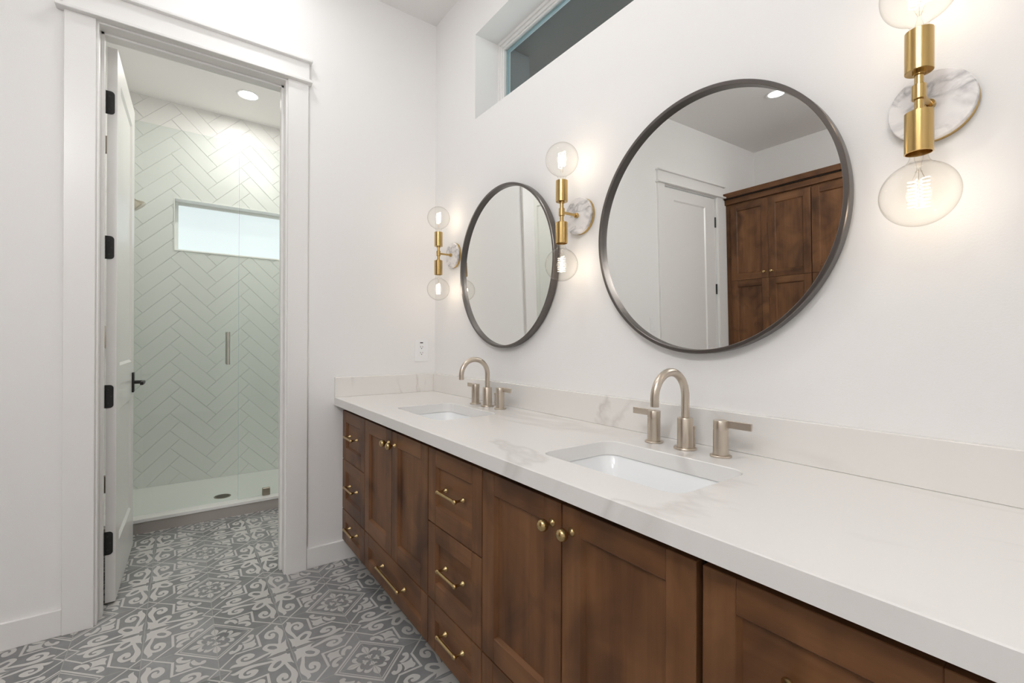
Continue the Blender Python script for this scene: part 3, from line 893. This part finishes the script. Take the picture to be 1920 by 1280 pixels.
def carcass(b, w, d):
    x0, x1 = -w / 2, w / 2; yb = 0.018
    H = 0.7185; t = 0.016; yf = yb + 0.0055
    b.box((x0, yf, 0.0), (x0 + t, d, H), 'wood_dark'); b.box((x1 - t, yf, 0.0), (x1, d, H), 'wood_dark')
    b.box((x0 + t, yf, 0.0), (x1 - t, d, t), 'wood_dark'); b.box((x0 + t, d - 0.01, t), (x1 - t, d, H), 'wood_dark')
    b.box((x0 + t, yf, t), (x1 - t, yf + 0.012, H), 'wood_dark')
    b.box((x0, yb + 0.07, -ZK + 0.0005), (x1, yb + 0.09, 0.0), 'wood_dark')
    return b

def vanity_unit(x0, x1, kind, label, mirrored=False):
    w = x1 - x0; cx = (x0 + x1) / 2
    o = empty('vanity_cabinet', (cx, YF, ZK))
    tag(o, label, 'vanity cabinet', None)
    b = carcass(MB(), w - 0.0004, -YF - 0.003)
    b.build('carcass', o)
    if x1 > 2.4:
        MB().box((w / 2, 0.0, -ZK + 0.0005), (w / 2 + 0.018, -YF - 0.003, 0.7185), 'wood_v', 0.001).build('end_panel', o)
    gp = 0.002
    H = ZT - ZK
    def drawer(za, zb, L, pz, px=0.0, st=0.056):
        d = shaker(w - 2 * gp, zb - za, st, 0.057, 0.064 if zb - za > 0.2 else 0.05, True).build('drawer', o, loc=(0, 0, za), smooth=25)
        pull_mesh(L).build('handle', d, loc=(px, 0.0006, pz - za), smooth=40)
        return d
    if kind == 'drawers':
        drawer(0.0, 0.1655, 0.112, 0.101, 0.014)
        drawer(0.1695, 0.431, 0.112, 0.315, 0.014)
        drawer(0.435, H, 0.112, 0.571, 0.012)
    elif kind == 'doors':
        drawer(0.0, 0.1655, 0.232, 0.097, 0.022)
        for s in (-1, 1):
            dw = w / 2 - 2 * gp
            dd = shaker(dw, H - 0.1695, 0.060, 0.058, 0.066).build('door', o, loc=(s * w / 4, 0, 0.1695), smooth=25)
            knob_mesh().build('knob', dd, loc=(-s * (w / 4 - 0.033), 0.0006, 0.637 - 0.1695), smooth=40)
    else:
        dd = shaker(w - 2 * gp, H, 0.060, 0.058, 0.066).build('door', o, loc=(0, 0, 0), smooth=25)
        knob_mesh().build('knob', dd, loc=(-w / 2 + 0.033, 0.0006, 0.637), smooth=40)
    return o

vanity_unit(0.014, 0.376, 'drawers', 'brown three-drawer vanity cabinet against the end wall')
vanity_unit(0.376, 1.060, 'doors', 'brown two-door vanity cabinet with a long bottom drawer under the far sink')
vanity_unit(1.060, 1.415, 'drawers', 'brown three-drawer vanity cabinet between the two pairs of doors')
vanity_unit(1.415, 2.094, 'doors', 'brown two-door vanity cabinet with round knobs under the near sink')
vanity_unit(2.102, 2.460, 'drawers', 'brown vanity drawer cabinet past the dark gap at the lower right')

# countertop with two undermount sink cut-outs
SINKS = [(0.762, -0.330), (1.788, -0.330)]
SWD, SDP, SR = 0.425, 0.278, 0.042
CT0, CT1, CX1, CY = 0.835, 0.876, 2.47, -0.592
def countertop():
    b = MB(); k = b.mi('quartz')
    X1 = 2.50
    def outer(i): return [(0.0015, -0.0015), (0.0015, CY + i), (X1 - i, CY + i), (X1 - i, -0.0015)]
    def hole(c, g): return rrect(c[0], c[1], SWD + 2 * g, SDP + 2 * g, SR + g, 10)
    for z, flip, i, g in ((CT1, False, 0.002, 0.002), (CT0, True, 0.0, 0.0)):
        polys = [[Vector((x, y, 0)) for x, y in outer(i)]] + [[Vector((x, y, 0)) for x, y in hole(c, g)] for c in SINKS]
        flat = [v for p in polys for v in p]
        b.faces([(v.x, v.y, z) for v in flat], [tuple(t) for t in tessellate_polygon(polys)], 'quartz')
    b.loops([[(x, y, CT0) for x, y in outer(0)], [(x, y, CT1 - 0.002) for x, y in outer(0)], [(x, y, CT1) for x, y in outer(0.002)]], 'quartz')
    for c in SINKS:
        b.loops([[(x, y, CT0) for x, y in hole(c, 0)], [(x, y, CT1 - 0.002) for x, y in hole(c, 0)], [(x, y, CT1) for x, y in hole(c, 0.002)]], 'quartz')
    bmesh.ops.remove_doubles(b.bm, verts=b.bm.verts, dist=1e-5)
    o = b.build('countertop', smooth=30)
    return tag(o, 'white veined quartz countertop running the length of the vanity', 'countertop')
countertop()
tag(MB().box((0.0215, -0.0205, 0.8762), (2.50, -0.001, 0.982), 'quartz_splash', 0.0015).build('backsplash'), 'long low veined quartz backsplash under the two mirrors', 'backsplash')
tag(MB().box((0.0012, -0.5915, 0.8762), (0.0205, -0.001, 0.982), 'quartz_splash', 0.0015).build('side_splash'), 'short quartz side splash on the end wall below the outlet', 'backsplash')

def sink(c, label):
    o = empty('sink', (c[0], c[1], 0.70))
    tag(o, label, 'sink', 'undermount sinks')
    b = MB(); lo = []
    for (w, h, r, z) in ((SWD + 0.05, SDP + 0.05, 0.06, 0.117), (SWD + 0.05, SDP + 0.05, 0.06, 0.1345), (SWD + 0.010, SDP + 0.010, 0.05, 0.1345), (SWD + 0.004, SDP + 0.004, 0.048, 0.131), (SWD - 0.02, SDP - 0.014, 0.050, 0.09),
                         (SWD - 0.06, SDP - 0.05, 0.055, 0.03), (SWD - 0.09, SDP - 0.08, 0.06, 0.008), (SWD - 0.14, SDP - 0.12, 0.055, 0.001), (0.06, 0.06, 0.0299, -0.004)):
        lo.append([(x, y, z) for x, y in rrect(0, 0, w, h, r, 8)])
    b.loops(lo, 'porcelain', cap_last=True)
    b.build('basin', o, smooth=60, recalc=False)
    MB().lathe([(0.022, 0.0), (0.022, 0.003), (0.017, 0.0045), (0, 0.0045)], 'nickel', 28, cap0=False).build('drain', o, loc=(0, 0, -0.0035), smooth=40)
    return o
sink(SINKS[0], 'white rectangular undermount sink nearer the end wall')
sink(SINKS[1], 'white rectangular undermount sink nearer the viewer')

def faucet(x, label):
    y, z = -0.105, 0.876
    o = empty('faucet', (x, y, z))
    tag(o, label, 'faucet', 'widespread faucets')
    b = MB()
    b.lathe([(0.031, 0.0002), (0.031, 0.0035), (0.0295, 0.0055), (0.0215, 0.0055), (0.0215, 0.086), (0.0205, 0.088), (0.0112, 0.088)], 'nickel', 40)
    pts = [(0, 0, 0.086), (0, 0, 0.11), (0, 0, 0.135)]
    for i in range(0, 25):
        a = pi * i / 24
        pts.append((0, -0.069 + 0.069 * cos(a), 0.149 + 0.069 * sin(a)))
    pts += [(0, -0.138, 0.138), (0, -0.138, 0.129)]
    b.tube(pts, 0.0112, 'nickel', 24)
    b.cyl((0, -0.138, 0.129), (0, -0.138, 0.1285), 0.0085, 'dark_slot', 20)
    b.build('spout', o, smooth=40)
    b = MB()
    b.cyl((0, 0.0445, 0.025), (0, 0.0445, 0.052), 0.0028, 'nickel', 12); b.cyl((0, 0.0445, 0.0002), (0, 0.0445, 0.026), 0.0035, 'nickel', 12)
    b.cyl((0, 0.0445, 0.050), (0, 0.0445, 0.060), 0.0055, 'nickel', 16, ch=0.001)
    b.build('lift_rod', o, smooth=40)
    for s in (-1, 1):
        hb = MB()
        hb.lathe([(0.0265, 0.0002), (0.0265, 0.0035), (0.025, 0.005), (0.019, 0.005), (0.019, 0.0715), (0.0178, 0.0715), (0.0178, 0.074), (0.019, 0.074), (0.019, 0.094), (0.0182, 0.0952), (0, 0.0952)], 'nickel', 36)
        h = hb.build('handle', o, loc=(s * 0.105, 0.0, 0), smooth=40)
        MB().box((min(0, s * 0.079), 0.000, 0.0775), (max(0, s * 0.079), 0.0065, 0.0965), 'nickel', 0.0008).build('lever', h)
    return o
faucet(0.752, 'brushed nickel gooseneck faucet at the sink nearer the end wall')
faucet(1.778, 'brushed nickel gooseneck faucet at the sink nearer the viewer')

# ------------------------------------------------------------------ round mirrors
def mirror(x, zc, label):
    r, d, tl = 0.382, 0.031, 0.0230
    o = empty('round_mirror', (x, -0.001, zc - r))
    o.rotation_euler = (tl, 0, 0)
    tag(o, label, 'mirror', 'round wall mirrors')
    mt = Matrix.Translation((0, 0, r)) @ Matrix.Rotation(pi / 2, 4, 'X')
    MB().lathe([(r - 0.004, 0), (r - 0.0005, 0.001), (r, 0.003), (r, d - 0.002), (r - 0.002, d), (r - 0.0105, d), (r - 0.012, d - 0.0015), (r - 0.0125, 0.014), (r - 0.030, 0.0135)], 'frame', 160, mt, cap0=False, cap1=False).build('frame', o, smooth=35)
    MB().lathe([(r - 0.0122, 0.0145), (0, 0.0145)], 'mirror', 160, mt, cap0=False).build('mirror_glass', o)
    MB().lathe([(r - 0.005, 0.001), (0, 0.001)], 'wood_dark', 96, mt, cap0=False).build('backing', o)
    return o
mirror(0.7602, 1.5286, 'dark-framed round mirror nearer the end wall')
mirror(1.7642, 1.5249, 'dark-framed round mirror nearer the viewer, reflecting brown cabinets')

# ------------------------------------------------------------------ sconces
def bulb_profile():
    pr = [(0.0125, -0.012), (0.0135, 0.0), (0.0145, 0.010)]
    R_, zc = 0.0615, 0.0795
    a0 = radians(-64)
    pts = []
    for i in range(0, 29):
        a = a0 + (pi / 2 - a0) * i / 28
        pts.append((R_ * cos(a) if i < 28 else 0.0, zc + R_ * sin(a)))
    pr += [(0.0172, 0.0165), (0.0215, 0.0215)] + pts
    return pr

def filament_mesh(b, d):
    pts = []
    def P(x, y, z): return (x, y, d * z)
    N = 8 * 14
    for col, (cx, zs, ze) in enumerate(((-0.0095, 0.050, 0.106), (0.0095, 0.106, 0.050))):
        for i in range(N + 1):
            a = 2 * pi * 8 * i / N
            pts.append(P(cx + 0.0068 * cos(a), 0.0068 * sin(a), zs + (ze - zs) * i / N))
    b.tube(pts, 0.0008, 'filament', 6)
    return b

def sconce(x, label):
    z = 1.660; yj = -0.105
    o = empty('wall_sconce', (x, 0, z))
    tag(o, label, 'wall sconce', 'brass double-bulb sconces')
    rx = Matrix.Rotation(pi / 2, 4, 'X')
    MB().lathe([(0.0690, 0.0005), (0.0695, 0.001), (0.0695, 0.0112), (0.069, 0.012)], 'brass', 64, rx).build('back_plate', o, smooth=40)
    MB().lathe([(0.069, 0.0122), (0.0695, 0.0135), (0.0695, 0.0230), (0.0680, 0.0245)], 'marble', 64, rx).build('marble_disc', o, smooth=30)
    b = MB()
    b.cyl((0, -0.0242, 0), (0, yj, 0), 0.0052, 'brass', 20)
    b.cyl((0, -0.0242, 0), (0, -0.036, 0), 0.0095, 'brass', 24, ch=0.001)
    b.build('arm', o, smooth=40)
    b = MB()
    b.lathe([(0.0105, -0.014), (0.0112, -0.0133), (0.0112, 0.0133), (0.0105, 0.014)], 'brass', 28, Matrix.Translation((0, yj, 0)))
    b.cyl((0, yj, -0.036), (0, yj, 0.036), 0.0072, 'brass', 24)
    for s in (1, -1): b.cyl((0, yj, s * 0.033), (0, yj, s * 0.0385), 0.0105, 'brass', 24)
    b.build('stem', o, smooth=40)
    for s in (1, -1):
        mt = Matrix.Translation((0, yj, s * 0.0385)) @ (Matrix.Identity(4) if s > 0 else Matrix.Rotation(pi, 4, 'X'))
        so = MB().lathe([(0.0, 0.0), (0.0215, 0.0), (0.0222, 0.0008), (0.0222, 0.0785), (0.0200, 0.0790), (0.0195, 0.077), (0.0195, 0.020), (0.0, 0.020)], 'brass', 40, mt, cap0=False, cap1=False).build('socket', o, smooth=40)
        zb = s * 0.117
        mb = Matrix.Translation((0, 0, 0)) @ (Matrix.Identity(4) if s > 0 else Matrix.Rotation(pi, 4, 'X'))
        bu = MB().lathe(bulb_profile(), 'bulb_glass', 48, mb, cap0=False).build('bulb', o, loc=(0, yj, zb), smooth=60)
        tag(bu, 'clear round glass bulb')
        filament_mesh(MB(), s).build('filament', bu, smooth=80)
        b = MB()
        b.lathe([(0.0072, -0.014), (0.0068, 0.012), (0.0040, 0.022), (0.0032, 0.034), (0.006, 0.036), (0.0, 0.038)], 'bulb_glass', 20, mb, cap0=False)
        for sx in (-1, 1):
            b.tube([(sx * 0.002, 0, s * 0.03), (sx * 0.006, 0, s * 0.042), (sx * 0.0095, 0, s * 0.050)], 0.0005, 'nickel', 6)
        b.tube([(0, 0, s * 0.03), (0, 0, s * 0.108)], 0.0005, 'nickel', 6)
        b.build('glass_stem', bu, smooth=50)
        ld = bpy.data.lights.new('bulb_light', 'POINT')
        ld.energy = BULB_W; ld.color = (1.0, 0.83, 0.66); ld.shadow_soft_size = 0.02
        lo = bpy.data.objects.new('bulb_light', ld); COL.objects.link(lo)
        lo.parent = o; lo.location = (0, yj, zb + s * 0.078)
    return o
sconce(0.250, 'brass and marble wall sconce in the corner, left of both mirrors')
sconce(1.258, 'brass and marble wall sconce between the two round mirrors')
sconce(2.280, 'brass and marble wall sconce at the upper right, closest to the viewer')

# ------------------------------------------------------------------ outlet and switch
o = empty('wall_outlet', (0.0, -0.0905, 1.120))
tag(o, 'white outlet plate with USB port on the end wall above the side splash', 'outlet')
MB().box((0.0004, -0.0425, -0.065), (0.0060, 0.0425, 0.065), 'white_plastic', 0.0015).box((0.0055, -0.0165, -0.0335), (0.0072, 0.0165, 0.0525), 'white_plastic', 0.0006).build('cover_plate', o)
b = MB()
b.box((0.0070, -0.0105, 0.0435), (0.0076, 0.0085, 0.0495), 'dark_slot')
for zc in (0.0205, -0.0145):
    b.box((0.0070, -0.0085, zc - 0.002), (0.0076, -0.0060, zc + 0.0060), 'dark_slot'); b.box((0.0070, 0.0055, zc - 0.002), (0.0076, 0.0075, zc + 0.0060), 'dark_slot')
    b.cyl((0.0070, -0.0005, zc - 0.008), (0.0076, -0.0005, zc - 0.008), 0.0028, 'dark_slot', 12)
b.build('sockets', o)
o = empty('light_switch', (0.0, -2.148, 1.235))
tag(o, 'white switch plate beside the closed door, seen in the large mirror', 'light switch')
MB().box((0.0004, -0.040, -0.0635), (0.0060, 0.040, 0.0635), 'white_plastic', 0.0015).build('cover_plate', o)
MB().box((0.0058, -0.0165, -0.033), (0.0085, 0.0165, 0.033), 'white_plastic', 0.001).box((0.0082, -0.011, -0.030), (0.011, 0.011, -0.012), 'white_plastic', 0.001).build('rocker', o)

# ------------------------------------------------------------------ tall cabinets on the opposite wall (seen in the large mirror)
YCF = -3.375
def tall_cabinet(x0, x1, label):
    w = x1 - x0; cx = (x0 + x1) / 2
    o = empty('tall_cabinet', (cx, YCF, 0), pi)
    tag(o, label, 'tall cabinet', 'tall brown cabinets on the opposite wall')
    b = MB()
    b.box((-w / 2, 0.022, 0.1), (w / 2, -YC + YCF - 0.002, 2.43), 'wood_v'); b.box((-w / 2, 0.08, 0.0005), (w / 2, 0.10, 0.1), 'wood_dark')
    b.build('carcass', o)
    for s in (-1, 1):
        for (za, zb, kz) in ((0.11, 1.6485, None), (1.6515, 2.412, 0.058)):
            dd = shaker(w / 2 - 0.003, zb - za, 0.062, 0.062, 0.062).build('door', o, loc=(s * w / 4, 0, za), smooth=25)
            kk = kz if kz else (0.95 - za)
            knob_mesh().build('knob', dd, loc=(-s * (w / 4 - 0.033), 0.0006, kk), smooth=40)
    return o
tall_cabinet(0.055, 0.792, 'tall brown cabinet pair in the room corner beside the closed door, seen in the mirror')
tall_cabinet(0.796, 1.533, 'second tall brown cabinet pair, reflected at the right rim of the large mirror')
b = MB()
b.box((0.003, YC + 0.002, 0.1), (0.0545, YCF - 0.020, 2.43), 'wood_v')
tag(b.build('filler_strip'), 'narrow brown filler strip between the wall and the tall cabinets, in the mirror', 'filler strip')
b = MB()
b.box((0.003, YC + 0.002, 2.4305), (1.56, YCF + 0.004, 2.482), 'wood_h', 0.001)
b.box((0.003, YC + 0.002, 2.4825), (1.58, YCF + 0.022, 2.490), 'wood_dark')
b.box((0.003, YC + 0.002, 2.4905), (1.60, YCF + 0.040, 2.540), 'wood_h', 0.002)
tag(b.build('crown_moulding'), 'brown crown moulding along the top of the tall cabinets in the mirror', 'crown moulding')
